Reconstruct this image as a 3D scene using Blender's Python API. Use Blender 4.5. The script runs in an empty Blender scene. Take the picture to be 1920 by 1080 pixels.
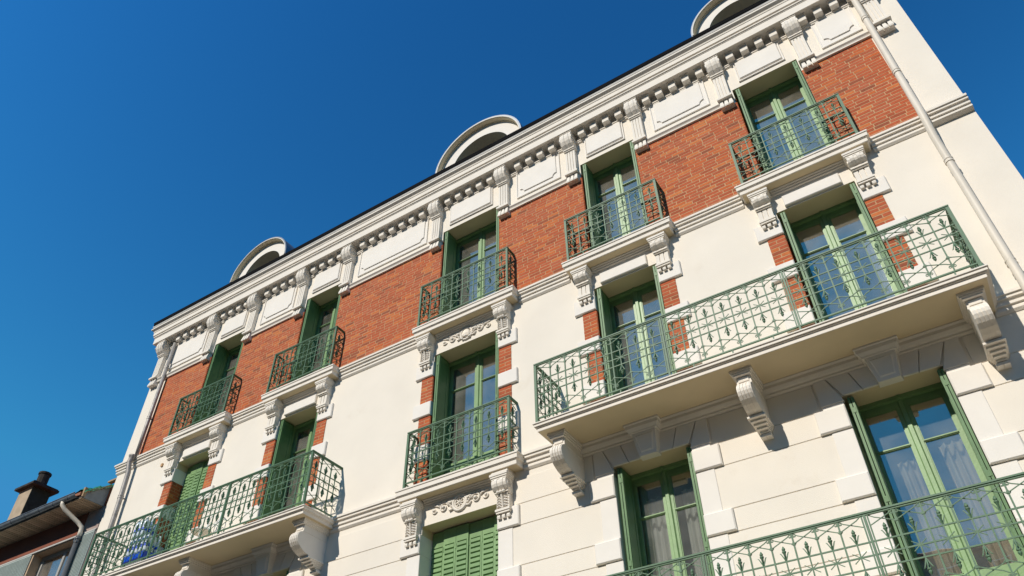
import bpy, bmesh, math, random
from mathutils import Vector, Matrix
random.seed(7)
SC = bpy.context.scene
COL = SC.collection
PI = math.pi

# ------------------------------------------------------------------ camera, light
CAM = Vector((0.0, -8.8, 1.65))
yaw, pit, rol = math.radians(-32.1184), math.radians(42.2620), math.radians(-0.7778)
fwd = Vector((math.sin(yaw) * math.cos(pit), math.cos(yaw) * math.cos(pit), math.sin(pit)))
r0 = Vector((math.cos(yaw), -math.sin(yaw), 0)); u0 = r0.cross(fwd)
rt = r0 * math.cos(rol) + u0 * math.sin(rol); up = u0 * math.cos(rol) - r0 * math.sin(rol)
cd = bpy.data.cameras.new('camera'); cam = bpy.data.objects.new('camera', cd); COL.objects.link(cam)
M = Matrix.Identity(4)
for i in range(3):
    M[i][0] = rt[i]; M[i][1] = up[i]; M[i][2] = -fwd[i]; M[i][3] = CAM[i]
cam.matrix_world = M
cd.sensor_width = 36.0; cd.lens = 1440.74 / 1920 * 36; cd.clip_end = 3000; cd.clip_start = 0.05
SC.camera = cam

SUN_DIR = Vector((0.20, 1.0, -0.76)).normalized()      # direction the light travels
world = bpy.data.worlds.new('World'); SC.world = world; world.use_nodes = True
wn = world.node_tree; wn.nodes.clear()
sky = wn.nodes.new('ShaderNodeTexSky'); sky.sky_type = 'NISHITA'; sky.sun_disc = False
sky.sun_elevation = math.asin(-SUN_DIR.z)
sky.sun_rotation = math.atan2(-SUN_DIR.x, -SUN_DIR.y)
sky.altitude = 0; sky.air_density = 2.2; sky.dust_density = 0.0; sky.ozone_density = 3.0
hsv = wn.nodes.new('ShaderNodeHueSaturation'); hsv.inputs['Saturation'].default_value = 1.2
bg = wn.nodes.new('ShaderNodeBackground'); bg.inputs['Strength'].default_value = 0.05
wo = wn.nodes.new('ShaderNodeOutputWorld')
gm = wn.nodes.new('ShaderNodeGamma'); gm.inputs['Gamma'].default_value = 1.8
wn.links.new(sky.outputs[0], hsv.inputs['Color']); wn.links.new(hsv.outputs[0], gm.inputs['Color']); cap = wn.nodes.new('ShaderNodeMix'); cap.data_type = 'RGBA'; cap.blend_type = 'DARKEN'; cap.inputs[0].default_value = 1
cap.inputs[7].default_value = (0.9, 5.4, 11.5, 1)          # the haze near the horizon is no brighter than the lowest sky in view
wb = wn.nodes.new('ShaderNodeMix'); wb.data_type = 'RGBA'; wb.blend_type = 'MULTIPLY'; wb.inputs[0].default_value = 1
wb.inputs[7].default_value = (0.30, 0.75, 0.86, 1)              # white balance of the sky as a whole
wn.links.new(gm.outputs[0], wb.inputs[6]); wn.links.new(wb.outputs[2], cap.inputs[6]); wn.links.new(cap.outputs[2], bg.inputs['Color'])
wn.links.new(bg.outputs[0], wo.inputs['Surface'])
sl = bpy.data.lights.new('sun', 'SUN'); sl.energy = 4.2; sl.angle = math.radians(0.5); sl.color = (1.0, 0.93, 0.82)
so = bpy.data.objects.new('sun', sl); COL.objects.link(so)
so.rotation_euler = SUN_DIR.to_track_quat('-Z', 'Y').to_euler(); so.location = (-5, -20, 25)
vs = SC.view_settings; vs.view_transform = 'Standard'; vs.look = 'None'; vs.exposure = 0.0; vs.gamma = 1.0
vs.use_curve_mapping = False

# ------------------------------------------------------------------ materials
def mat(name, col, rough=0.8, var=0.08, vscale=3.0, bump=0.0, bscale=60.0, metal=0.0, spec=0.3, dirt=None, dscale=1.2, dlo=0.55, dhi=0.75, streak=False, rnd=0.0):
    m = bpy.data.materials.new(name); m.use_nodes = True
    nt = m.node_tree; N = nt.nodes; L = nt.links; b = N['Principled BSDF']
    b.inputs['Roughness'].default_value = rough; b.inputs['Metallic'].default_value = metal
    b.inputs['Specular IOR Level'].default_value = spec
    tc = N.new('ShaderNodeTexCoord')
    geo = N.new('ShaderNodeNewGeometry')
    no = N.new('ShaderNodeTexNoise'); no.inputs['Scale'].default_value = vscale; no.inputs['Detail'].default_value = 6
    L.new(geo.outputs['Position'], no.inputs['Vector'])
    mp = N.new('ShaderNodeMapRange'); mp.inputs['From Min'].default_value = 0.3; mp.inputs['From Max'].default_value = 0.7
    mp.inputs['To Min'].default_value = 1 - var; mp.inputs['To Max'].default_value = 1 + var
    L.new(no.outputs['Fac'], mp.inputs['Value'])
    mul = N.new('ShaderNodeMix'); mul.data_type = 'RGBA'; mul.blend_type = 'MULTIPLY'; mul.inputs[0].default_value = 1
    mul.inputs[6].default_value = (*col, 1); L.new(mp.outputs[0], mul.inputs[7])
    out = mul.outputs[2]
    if rnd:
        oi = N.new('ShaderNodeObjectInfo'); m2 = N.new('ShaderNodeMapRange')
        m2.inputs['To Min'].default_value = 1 - rnd; m2.inputs['To Max'].default_value = 1 + rnd
        L.new(oi.outputs['Random'], m2.inputs['Value'])
        k = N.new('ShaderNodeMix'); k.data_type = 'RGBA'; k.blend_type = 'MULTIPLY'; k.inputs[0].default_value = 1
        L.new(out, k.inputs[6]); L.new(m2.outputs[0], k.inputs[7]); out = k.outputs[2]
    if dirt:
        n2 = N.new('ShaderNodeTexNoise'); n2.inputs['Scale'].default_value = dscale; n2.inputs['Detail'].default_value = 8
        n2.inputs['Roughness'].default_value = 0.65
        if streak:
            mpn = N.new('ShaderNodeMapping'); mpn.inputs['Scale'].default_value = (6, 6, 0.5)
            L.new(geo.outputs['Position'], mpn.inputs['Vector']); L.new(mpn.outputs[0], n2.inputs['Vector'])
        else:
            L.new(geo.outputs['Position'], n2.inputs['Vector'])
        mr = N.new('ShaderNodeMapRange'); mr.inputs['From Min'].default_value = dlo; mr.inputs['From Max'].default_value = dhi
        L.new(n2.outputs['Fac'], mr.inputs['Value'])
        dm = N.new('ShaderNodeMix'); dm.data_type = 'RGBA'
        L.new(mr.outputs[0], dm.inputs[0]); L.new(out, dm.inputs[6]); dm.inputs[7].default_value = (*dirt, 1)
        out = dm.outputs[2]
    L.new(out, b.inputs['Base Color'])
    if bump:
        bn = N.new('ShaderNodeTexNoise'); bn.inputs['Scale'].default_value = bscale; bn.inputs['Detail'].default_value = 5
        L.new(geo.outputs['Position'], bn.inputs['Vector'])
        bp = N.new('ShaderNodeBump'); bp.inputs['Strength'].default_value = bump; bp.inputs['Distance'].default_value = 0.01
        L.new(bn.outputs['Fac'], bp.inputs['Height']); L.new(bp.outputs[0], b.inputs['Normal'])
    return m

def brick_mat(name, use_attr):
    m = bpy.data.materials.new(name); m.use_nodes = True
    nt = m.node_tree; N = nt.nodes; L = nt.links; b = N['Principled BSDF']
    b.inputs['Roughness'].default_value = 0.85; b.inputs['Specular IOR Level'].default_value = 0.2
    if use_attr:
        at = N.new('ShaderNodeAttribute'); at.attribute_name = 'tone'; src = at.outputs['Fac']
    else:
        oi = N.new('ShaderNodeObjectInfo'); src = oi.outputs['Random']
    cr = N.new('ShaderNodeValToRGB'); e = cr.color_ramp.elements
    e[0].position = 0; e[0].color = (0.27, 0.085, 0.045, 1)
    e[1].position = 1; e[1].color = (0.56, 0.18, 0.06, 1)
    for p, c in ((0.08, (0.36, 0.088, 0.04, 1)), (0.25, (0.44, 0.105, 0.044, 1)), (0.52, (0.46, 0.105, 0.042, 1)), (0.72, (0.44, 0.12, 0.06, 1)), (0.86, (0.51, 0.12, 0.038, 1))):
        x = e.new(p); x.color = c
    L.new(src, cr.inputs[0])
    geo = N.new('ShaderNodeNewGeometry')
    no = N.new('ShaderNodeTexNoise'); no.inputs['Scale'].default_value = 28; no.inputs['Detail'].default_value = 6
    L.new(geo.outputs['Position'], no.inputs['Vector'])
    mp = N.new('ShaderNodeMapRange'); mp.inputs['From Min'].default_value = 0.3; mp.inputs['From Max'].default_value = 0.7
    mp.inputs['To Min'].default_value = 0.88; mp.inputs['To Max'].default_value = 1.10
    L.new(no.outputs['Fac'], mp.inputs['Value'])
    mul = N.new('ShaderNodeMix'); mul.data_type = 'RGBA'; mul.blend_type = 'MULTIPLY'; mul.inputs[0].default_value = 1
    L.new(cr.outputs[0], mul.inputs[6]); L.new(mp.outputs[0], mul.inputs[7])
    L.new(mul.outputs[2], b.inputs['Base Color'])
    bp = N.new('ShaderNodeBump'); bp.inputs['Strength'].default_value = 0.5; bp.inputs['Distance'].default_value = 0.006
    L.new(no.outputs['Fac'], bp.inputs['Height']); L.new(bp.outputs[0], b.inputs['Normal'])
    return m

def glass_mat():
    m = bpy.data.materials.new('window_glass'); m.use_nodes = True
    nt = m.node_tree; N = nt.nodes; L = nt.links; N.clear()
    tr = N.new('ShaderNodeBsdfTransparent'); tr.inputs[0].default_value = (0.95, 0.97, 0.96, 1)
    gl = N.new('ShaderNodeBsdfGlossy'); gl.inputs['Roughness'].default_value = 0.0; gl.inputs[0].default_value = (1.0, 0.93, 0.86, 1)
    fr = N.new('ShaderNodeFresnel'); fr.inputs['IOR'].default_value = 1.5
    mr = N.new('ShaderNodeMapRange'); mr.inputs['From Min'].default_value = 0.03; mr.inputs['From Max'].default_value = 0.6
    mr.inputs['To Min'].default_value = 0.30; mr.inputs['To Max'].default_value = 0.85
    L.new(fr.outputs[0], mr.inputs['Value'])
    geo = N.new('ShaderNodeNewGeometry')
    no = N.new('ShaderNodeTexNoise'); no.inputs['Scale'].default_value = 1.6; no.inputs['Detail'].default_value = 1
    L.new(geo.outputs['Position'], no.inputs['Vector'])
    bp = N.new('ShaderNodeBump'); bp.inputs['Strength'].default_value = 0.06; bp.inputs['Distance'].default_value = 0.05
    L.new(no.outputs['Fac'], bp.inputs['Height']); L.new(bp.outputs[0], gl.inputs['Normal'])
    mx = N.new('ShaderNodeMixShader'); L.new(mr.outputs[0], mx.inputs[0]); L.new(tr.outputs[0], mx.inputs[1]); L.new(gl.outputs[0], mx.inputs[2])
    df = N.new('ShaderNodeBsdfDiffuse'); df.inputs[0].default_value = (0.75, 0.74, 0.70, 1)
    n2 = N.new('ShaderNodeTexNoise'); n2.inputs['Scale'].default_value = 2.2; n2.inputs['Detail'].default_value = 7
    L.new(geo.outputs['Position'], n2.inputs['Vector'])
    m2 = N.new('ShaderNodeMapRange'); m2.inputs['From Min'].default_value = 0.3; m2.inputs['From Max'].default_value = 0.75
    m2.inputs['To Min'].default_value = 0.03; m2.inputs['To Max'].default_value = 0.11
    L.new(n2.outputs['Fac'], m2.inputs['Value'])
    mx2 = N.new('ShaderNodeMixShader'); L.new(m2.outputs[0], mx2.inputs[0]); L.new(mx.outputs[0], mx2.inputs[1]); L.new(df.outputs[0], mx2.inputs[2])
    o = N.new('ShaderNodeOutputMaterial'); L.new(mx2.outputs[0], o.inputs[0])
    return m

MT = dict(
    stucco=mat('cream_stucco', (0.82, 0.755, 0.66), 0.9, 0.035, 1.3, 0.35, 90, dirt=(0.72, 0.64, 0.53), dscale=1.6, dlo=0.6, dhi=0.9),
    stone=mat('white_stone_paint', (0.80, 0.742, 0.66), 0.85, 0.04, 4, 0.2, 70, dirt=(0.62, 0.56, 0.48), dscale=2.5, dlo=0.62, dhi=0.9, streak=True),
    block=mat('white_block_paint', (0.815, 0.77, 0.71), 0.85, 0.03, 3, 0.15, 80),
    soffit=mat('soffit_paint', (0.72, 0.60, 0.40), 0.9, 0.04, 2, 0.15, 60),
    mortar=mat('sandy_mortar', (0.52, 0.33, 0.18), 0.95, 0.15, 20, 0.4, 150),
    brick=brick_mat('red_brick', False), brick_a=brick_mat('red_brick_field', True),
    green=mat('green_paint', (0.21, 0.345, 0.155), 0.4, 0.10, 6, 0.1, 40, spec=0.4, rnd=0.06),
    dgreen=mat('shutter_green_paint', (0.095, 0.20, 0.075), 0.5, 0.12, 5, 0.15, 50, spec=0.4, dirt=(0.16, 0.28, 0.15), dscale=9, dlo=0.62, dhi=0.8),
    iron=mat('railing_green_paint', (0.085, 0.17, 0.095), 0.5, 0.10, 12, 0.2, 120, spec=0.4),
    glass=glass_mat(),
    zinc=mat('zinc_sheet', (0.20, 0.23, 0.27), 0.45, 0.12, 3, 0.1, 20, metal=0.5),
    black=mat('black_roof_edge', (0.009, 0.009, 0.010), 0.9, 0.2, 4, spec=0.05),
    flash=mat('grey_flashing', (0.50, 0.49, 0.47), 0.6, 0.08, 5),
    slate=mat('dark_slate', (0.06, 0.065, 0.075), 0.6, 0.3, 8),
    pvc=mat('cream_pipe_paint', (0.74, 0.67, 0.57), 0.5, 0.05, 4, 0.05, 50),
    steel=mat('grey_zinc_pipe', (0.34, 0.32, 0.30), 0.55, 0.15, 9, 0.1, 30, metal=0.35, dirt=(0.16, 0.14, 0.12), dscale=5, dlo=0.5, dhi=0.75),
    inner=mat('room_plaster', (0.42, 0.38, 0.33), 0.9, 0.05, 2),
    ceil=mat('room_ceiling', (0.34, 0.32, 0.28), 0.9, 0.05, 2),
    curtain=mat('beige_curtain', (0.72, 0.62, 0.46), 0.95, 0.06, 8),
    net=mat('white_curtain', (0.80, 0.80, 0.78), 0.95, 0.04, 8),
    asphalt=mat('asphalt', (0.055, 0.055, 0.055), 0.95, 0.2, 8, 0.4, 60),
    paving=mat('pavement_stone', (0.20, 0.15, 0.095), 0.9, 0.12, 2, 0.2, 40),
)

# ------------------------------------------------------------------ mesh builder
class MB:
    def __init__(s): s.v = []; s.f = []
    def add(s, vs, fs):
        n = len(s.v); s.v += [tuple(p) for p in vs]; s.f += [tuple(i + n for i in f) for f in fs]
    def box(s, x0, x1, y0, y1, z0, z1):
        s.add([(x, y, z) for x in (x0, x1) for y in (y0, y1) for z in (z0, z1)],
              [(0, 1, 3, 2), (4, 6, 7, 5), (0, 4, 5, 1), (2, 3, 7, 6), (0, 2, 6, 4), (1, 5, 7, 3)]); return s
    def cbox(s, x0, x1, y0, y1, z0, z1, c=0.012):
        # block whose front (y0) edges are chamfered
        s.add([(x0, y1, z0), (x1, y1, z0), (x1, y1, z1), (x0, y1, z1),
               (x0, y0 + c, z0), (x1, y0 + c, z0), (x1, y0 + c, z1), (x0, y0 + c, z1),
               (x0 + c, y0, z0 + c), (x1 - c, y0, z0 + c), (x1 - c, y0, z1 - c), (x0 + c, y0, z1 - c)],
              [(0, 3, 2, 1), (0, 1, 5, 4), (1, 2, 6, 5), (2, 3, 7, 6), (3, 0, 4, 7),
               (4, 5, 9, 8), (5, 6, 10, 9), (6, 7, 11, 10), (7, 4, 8, 11), (8, 9, 10, 11)]); return s
    def prism(s, pr, x0, x1):
        n = len(pr)
        s.add([(x0, y, z) for y, z in pr] + [(x1, y, z) for y, z in pr],
              [tuple(range(n)), tuple(range(2 * n - 1, n - 1, -1))] + [(i, (i + 1) % n, n + (i + 1) % n, n + i) for i in range(n)]); return s
    def slab(s, pr, y0, y1):
        n = len(pr)      # polygon in x,z extruded along y
        s.add([(x, y0, z) for x, z in pr] + [(x, y1, z) for x, z in pr],
              [tuple(range(n)), tuple(range(2 * n - 1, n - 1, -1))] + [(i, (i + 1) % n, n + (i + 1) % n, n + i) for i in range(n)]); return s
    def sweep(s, path, prof, close=True):
        # path in plan, outward side on the right of travel; prof = [(offset, z)]
        nrm = []
        for a, b in zip(path[:-1], path[1:]):
            d = Vector((b[0] - a[0], b[1] - a[1])).normalized(); nrm.append(Vector((d.y, -d.x)))
        rows = []
        for i, p in enumerate(path):
            if i == 0: n = nrm[0]
            elif i == len(path) - 1: n = nrm[-1]
            else:
                n = nrm[i - 1] + nrm[i]; n = n / max(0.2, n.dot(nrm[i]))
            rows.append([(p[0] + n.x * o, p[1] + n.y * o, z) for o, z in prof])
        k = len(prof); fs = []
        for i in range(len(path) - 1):
            for j in range(k - 1 if not close else k):
                fs.append((i * k + j, i * k + (j + 1) % k, (i + 1) * k + (j + 1) % k, (i + 1) * k + j))
        if close:
            fs.append(tuple(range(k))); fs.append(tuple((len(path) - 1) * k + j for j in range(k - 1, -1, -1)))
        s.add([p for r in rows for p in r], fs); return s
    def tube(s, pts, r, n=5, caps=True):
        pts = [Vector(p) for p in pts]; rows = []
        rr = r if isinstance(r, (list, tuple)) else [r] * len(pts)
        ref = None
        for i, p in enumerate(pts):
            a = pts[max(0, i - 1)]; b = pts[min(len(pts) - 1, i + 1)]; t = (b - a).normalized()
            if ref is None:
                ref = Vector((0, 1, 0)) if abs(t.y) < 0.9 else Vector((1, 0, 0))
            u = (ref - t * ref.dot(t)).normalized(); w = t.cross(u); ref = u
            rows.append([p + (u * math.cos(2 * PI * (k + .5) / n) + w * math.sin(2 * PI * (k + .5) / n)) * rr[i] for k in range(n)])
        fs = [(i * n + k, i * n + (k + 1) % n, (i + 1) * n + (k + 1) % n, (i + 1) * n + k) for i in range(len(pts) - 1) for k in range(n)]
        if caps: fs += [tuple(range(n - 1, -1, -1)), tuple((len(pts) - 1) * n + k for k in range(n))]
        s.add([p for q in rows for p in q], fs); return s
    def lathe(s, prof, cx, cy, n=8, axis='z', c3=0.0):
        rows = []
        for r, h in prof:
            for k in range(n):
                a = 2 * PI * k / n; c, d = r * math.cos(a), r * math.sin(a)
                rows.append((cx + c, cy + d, c3 + h) if axis == 'z' else ((cx + c, c3 + h, cy + d) if axis == 'y' else (c3 + h, cx + c, cy + d)))
        m = len(prof)
        fs = [(i * n + k, i * n + (k + 1) % n, (i + 1) * n + (k + 1) % n, (i + 1) * n + k) for i in range(m - 1) for k in range(n)]
        fs += [tuple(range(n - 1, -1, -1)), tuple((m - 1) * n + k for k in range(n))]
        s.add(rows, fs); return s
    def blob(s, c, r, n=6):
        s.lathe([(r * 0.45, -r * .85), (r * .9, -r * .4), (r * .9, r * .4), (r * .45, r * .85)], c[0], c[2], n, 'y', c[1]); return s
    def mesh(s, name, m, smooth=False):
        me = bpy.data.meshes.new(name); me.from_pydata(s.v, [], s.f)
        bm = bmesh.new(); bm.from_mesh(me); bmesh.ops.recalc_face_normals(bm, faces=bm.faces); bm.to_mesh(me); bm.free()
        if m: me.materials.append(MT[m] if isinstance(m, str) else m)
        if smooth:
            for p in me.polygons: p.use_smooth = True
        return me
    def build(s, name, m, parent=None, smooth=False, label=None, kind=None):
        return put(name, s.mesh(name, m, smooth), parent, label=label, kind=kind)

def put(name, me, parent=None, loc=(0, 0, 0), rotz=0.0, label=None, kind=None):
    o = bpy.data.objects.new(name, me); COL.objects.link(o)
    o.location = loc; o.rotation_euler = (0, 0, rotz)
    adopt(o, parent)
    if label: o['label'] = label
    if kind: o['kind'] = kind
    return o
def wmat(o):
    m = Matrix.LocRotScale(o.location, o.rotation_euler, o.scale)
    return (wmat(o.parent) @ o.matrix_parent_inverse @ m) if o.parent else m
def adopt(o, parent):
    if parent:
        inv = wmat(parent).inverted(); o.parent = parent; o.matrix_parent_inverse = inv
def thing(name, label, cat, loc=(0, 0, 0), group=None):
    o = bpy.data.objects.new(name, None); COL.objects.link(o); o.location = loc
    o['label'] = label; o['category'] = cat
    if group: o['group'] = group
    return o
def tag(o, label, cat, group=None):
    o['label'] = label; o['category'] = cat
    if group: o['group'] = group
    return o

# ------------------------------------------------------------------ setting
g = MB().box(-900, 900, -900, 900, -1.0, 0.0).build('ground', 'paving'); g['kind'] = 'structure'
g = MB().box(-900, 900, -18, -7.2, 0.0, 0.004).build('road', 'asphalt'); g['kind'] = 'structure'
g = MB().box(-60, 40, -7.2, 0.0, 0.0, 0.13).build('pavement', 'paving'); g['kind'] = 'structure'
g = MB().box(-60, 40, -50, -18, 0.0, 0.13).build('far_pavement', 'paving'); g['kind'] = 'structure'

# ------------------------------------------------------------------ the apartment building
XL, XR = -16.54, 2.13
C5 = [-13.68, -10.595, -6.512, -3.338, -0.212]
HW = [0.573, 0.565, 0.711, 0.573, 0.581]
FL = {'W': 10.83, 'V': 7.55, 'U': 4.27}          # floor of each storey
TOP = {'W': 13.535, 'V': 10.26, 'U': 6.935}      # lintel of each storey
B = thing('apartment_building', 'tall cream and red brick apartment building with green shutters and wrought iron balconies', 'building', (-7.2, 0, 0))
opens = [(f, c, C5[c] - HW[c], C5[c] + HW[c], FL[f], TOP[f]) for f in 'WVU' for c in range(5)]
REV = 0.34

# wall sheet with openings and reveals
xs = sorted({XL, XR} | {round(v, 4) for o in opens for v in (o[2], o[3])})
zs = sorted({0.0, 14.62} | {v for o in opens for v in (o[4], o[5])})
mb = MB(); idx = {}
def hole(i, j):
    xm, zm = (xs[i] + xs[i + 1]) / 2, (zs[j] + zs[j + 1]) / 2
    return any(o[2] < xm < o[3] and o[4] < zm < o[5] for o in opens)
for i, x in enumerate(xs):
    for j, z in enumerate(zs): idx[i, j] = len(mb.v); mb.v.append((x, 0, z))
for i in range(len(xs) - 1):
    for j in range(len(zs) - 1):
        if not hole(i, j): mb.f.append((idx[i, j], idx[i + 1, j], idx[i + 1, j + 1], idx[i, j + 1]))
for o in opens:
    x0, x1, z0, z1 = o[2:]
    mb.add([(x0, 0, z0), (x1, 0, z0), (x1, 0, z1), (x0, 0, z1), (x0, REV + .1, z0), (x1, REV + .1, z0), (x1, REV + .1, z1), (x0, REV + .1, z1)],
           [(0, 1, 5, 4), (1, 2, 6, 5), (2, 3, 7, 6), (3, 0, 4, 7)])
# flanks and back
mb.add([(XL, 0, 0), (XL, 9, 0), (XL, 9, 14.62), (XL, 0, 14.62), (XR, 0, 0), (XR, 9, 0), (XR, 9, 14.62), (XR, 0, 14.62)],
       [(0, 3, 2, 1), (4, 5, 6, 7), (1, 2, 6, 5)])
nfront = sum(not hole(i, j) for i in range(len(xs) - 1) for j in range(len(zs) - 1))
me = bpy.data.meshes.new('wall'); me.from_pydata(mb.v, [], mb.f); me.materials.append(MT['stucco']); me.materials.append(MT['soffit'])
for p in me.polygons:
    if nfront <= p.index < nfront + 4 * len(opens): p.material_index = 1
bm = bmesh.new(); bm.from_mesh(me); bmesh.ops.remove_doubles(bm, verts=bm.verts, dist=1e-4); bmesh.ops.recalc_face_normals(bm, faces=bm.faces); bm.to_mesh(me); bm.free()
WALL = put('wall', me, B)
# rooms behind the windows
for z in (4.02, 7.30, 10.58, 14.0): MB().box(XL + .05, XR - .05, .46, 5.0, z - .05, z + .2).build('floor_slab', 'ceil', B)
MB().box(XL + .05, XR - .05, 5.0, 5.1, .1, 14.4).build('back_wall', 'inner', B)
for a, b in zip(C5[:-1], C5[1:]): MB().box((a + b) / 2 - .06, (a + b) / 2 + .06, .46, 5.0, .1, 14.4).build('partition_wall', 'inner', B)

# ---- string courses
def string(z, x0, x1, ex=0.0, left=False, right=False):
    pr = [(-.02, z), (.10 + ex, z), (.10 + ex, z - .040), (.078 + ex, z - .043), (.078 + ex, z - .083), (.052 + ex, z - .087), (.040 + ex, z - .115), (.054 + ex, z - .122), (.054 + ex, z - .155), (.028 + ex, z - .16), (.028 + ex, z - .19), (.038 + ex, z - .195), (.038 + ex, z - .22), (.012, z - .25), (-.02, z - .25)]
    path = [(x0, 0), (x1, 0)]
    if left: path = [(x0, 8.9)] + path
    return MB().sweep(path, pr).build('string_course', 'stone', B)
def hw_slab(c): return 1.135 if c == 2 else 1.01
SLABC = {c: (C5[c] if c != 2 else -6.475) for c in range(5)}
edges = [XL] + [v for c in range(5) for v in (SLABC[c] - hw_slab(c) + .02, SLABC[c] + hw_slab(c) - .02)] + [1.60]
for k in range(0, len(edges), 2): string(10.872, edges[k], edges[k + 1], left=(k == 0))
string(10.872, 1.60, XR, .045, right=True)
for x0, x1, lf, rg in ((XL, -15.0, True, False), (-9.2, SLABC[2] - 1.13, False, False), (SLABC[2] + 1.13, -4.68, False, False), (1.1, 1.60, False, False)):
    string(7.57, x0, x1, left=lf)
string(7.57, 1.60, XR, .03, right=True)
# lower edge of the string runs on under the long balconies
for x0, x1 in ((-15.0, -9.26), (-4.62, 1.04)):
    MB().sweep([(x0, 0), (x1, 0)], [(-.02, 7.377), (.125, 7.377), (.125, 7.365), (.10, 7.345), (.10, 7.305), (.075, 7.275), (.05, 7.262), (.05, 7.235), (.02, 7.222), (-.02, 7.222)]).build('string_course', 'stone', B)

# ---- cornice and roof edge
XC = -16.44
prof = [(-.02, 14.44), (.235, 14.44), (.245, 14.43), (.265, 14.425), (.265, 14.61), (.275, 14.615), (.275, 14.632), (.295, 14.638), (.295, 14.666), (.275, 14.672), (.275, 14.69), (.315, 14.695), (.315, 14.80), (.325, 14.805), (.332, 14.84), (.38, 14.875), (.385, 14.88), (.385, 14.915), (.345, 14.921), (.345, 14.965), (-.02, 14.965)]
MB().sweep([(XC, 8.9), (XC, 0), (XR, 0)], prof).build('cornice', 'stone', B)
MB().sweep([(XC, 8.9), (XC, 0), (XR, 0)], [(.2, 14.965), (.37, 14.965), (.38, 15.01), (.2, 15.015)]).build('flashing', 'flash', B)
MB().sweep([(XC + .06, 8.9), (XC + .06, 0), (XR, 0)], [(.15, 15.015), (.395, 15.015), (.405, 15.105), (.15, 15.105)]).build('roof_edge', 'black', B)
mb = MB(); mb.prism([(-.2, 15.105), (0.1, 15.12), (4.5, 18.6), (9, 15.03)], XL - .1, XR); mb.build('roof', 'slate', B)
# bed mould above the frieze
MB().sweep([(XL, 0), (XR, 0)], [(-.02, 14.258), (.048, 14.258), (.048, 14.236), (.032, 14.228), (.032, 14.203), (.018, 14.192), (-.02, 14.192)]).build('bed_mould', 'stone', B)
# modillions
mm = MB(); mm.cbox(-.07, .07, -.158, .02, 14.259, 14.405, .006); mm.box(-.08, .08, -.17, .02, 14.405, 14.441)
mm = mm.mesh('modillion', 'stone')
BRK = sorted([C5[c] + s * (HW[c] + .15) for c in range(5) for s in (-1, 1)] + [-16.36, 1.765])
nmod = [4, 4, 4, 4, 7, 5, 4, 4, 5, 4, 4]
for k in range(11):
    a, b = BRK[k], BRK[k + 1]; n = nmod[k]; mid = (a + b) / 2; st = 0.275
    st = min(st, (b - a - .26 - .16) / max(1, n - 1) if n > 1 else st)
    if n == 7: st = .285
    for i in range(n):
        x = mid + (i - (n - 1) / 2) * st
        put('modillion', mm, B, (x, 0, 0))

# ---- frieze brackets (volute, fluted shaft, three drops)
def vol_mesh(hw, zt, zb, dt, ridges=5):
    mb = MB(); h = zt - zb
    p0 = [(0.02, zt), (-dt * .93, zt), (-dt, zt - h * .16), (-dt, zt - h * .40), (-dt * .93, zt - h * .62), (-dt * .77, zt - h * .83), (-dt * .55, zb), (0.02, zb)]
    w = 2 * hw / ridges
    for i in range(ridges):
        k = 1.0 if i % 2 == 0 else 1.045
        mb.prism([(y * k if y < 0 else y, z) for y, z in p0], -hw + i * w, -hw + (i + 1) * w - .002)
    for s in (-1, 1):          # scroll eye on both cheeks
        pts = []
        for q in range(15):
            a = q / 14 * 2.2 * 2 * PI; r = h * .40 * (1 - q / 16)
            pts.append((s * (hw + .004), -dt * .60 + r * math.cos(a + .4), zt - h * .48 + r * math.sin(a + .4)))
        mb.tube(pts, .010, 4)
    return mb.mesh('volute', 'stone')
def shaft_mesh(hw, zt, zb, d, nf):
    mb = MB(); mb.box(-hw, hw, -d + .016, .02, zb, zt)
    n = nf + 1; gap = .014; w = (2 * hw - gap * nf) / n
    for i in range(n):
        x = -hw + i * (w + gap); mb.box(x, x + w, -d, -d + .0165, zb + .03, zt - .03)
    mb.box(-hw, hw, -d, -d + .0165, zb, zb + .03); mb.box(-hw, hw, -d, -d + .0165, zt - .03, zt)
    return mb
def drop_mesh(w, zt, zb, d, dtop):
    mb = MB(); a = w * .5; t = a * .62
    mb.add([(-t, .01, zt), (t, .01, zt), (t, -dtop, zt), (-t, -dtop, zt), (-a, .01, zb + .03), (a, .01, zb + .03), (a, -d, zb + .03), (-a, -d, zb + .03), (-a, .01, zb), (a, .01, zb), (a * .9, -d + .006, zb), (-a * .9, -d + .006, zb)],
           [(0, 1, 2, 3), (0, 4, 5, 1), (1, 5, 6, 2), (2, 6, 7, 3), (3, 7, 4, 0), (4, 8, 9, 5), (5, 9, 10, 6), (6, 10, 11, 7), (7, 11, 8, 4), (8, 11, 10, 9)])
    return mb.mesh('drop', 'stone')
sh = shaft_mesh(.105, 13.97, 13.345, .10, 3)
sh.box(-.135, .135, -.245, .02, 14.40, 14.441); sh.box(-.128, .128, -.232, .02, 14.365, 14.401)
sh.box(-.10, .10, -.05, .02, 13.97, 14.37)
sh.box(-.125, .125, -.145, .02, 13.998, 14.025); sh.box(-.118, .118, -.125, .02, 13.97, 13.999)
sh.box(-.12, .12, -.12, .02, 13.31, 13.346); sh.box(-.137, .137, -.142, .02, 13.265, 13.311); sh.box(-.12, .12, -.05, .02, 13.05, 13.266)
m_sh = sh.mesh('bracket', 'stone'); m_vo = vol_mesh(.125, 14.365, 14.026, .26); m_dr = drop_mesh(.075, 13.265, 13.055, .125, .08)
for x in BRK:
    o = put('bracket', m_sh, B, (x, 0, 0)); put('volute', m_vo, o, (x, 0, 0))
    for q in (-.083, 0, .083): put('drop', m_dr, o, (x + q, 0, 0))

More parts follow.
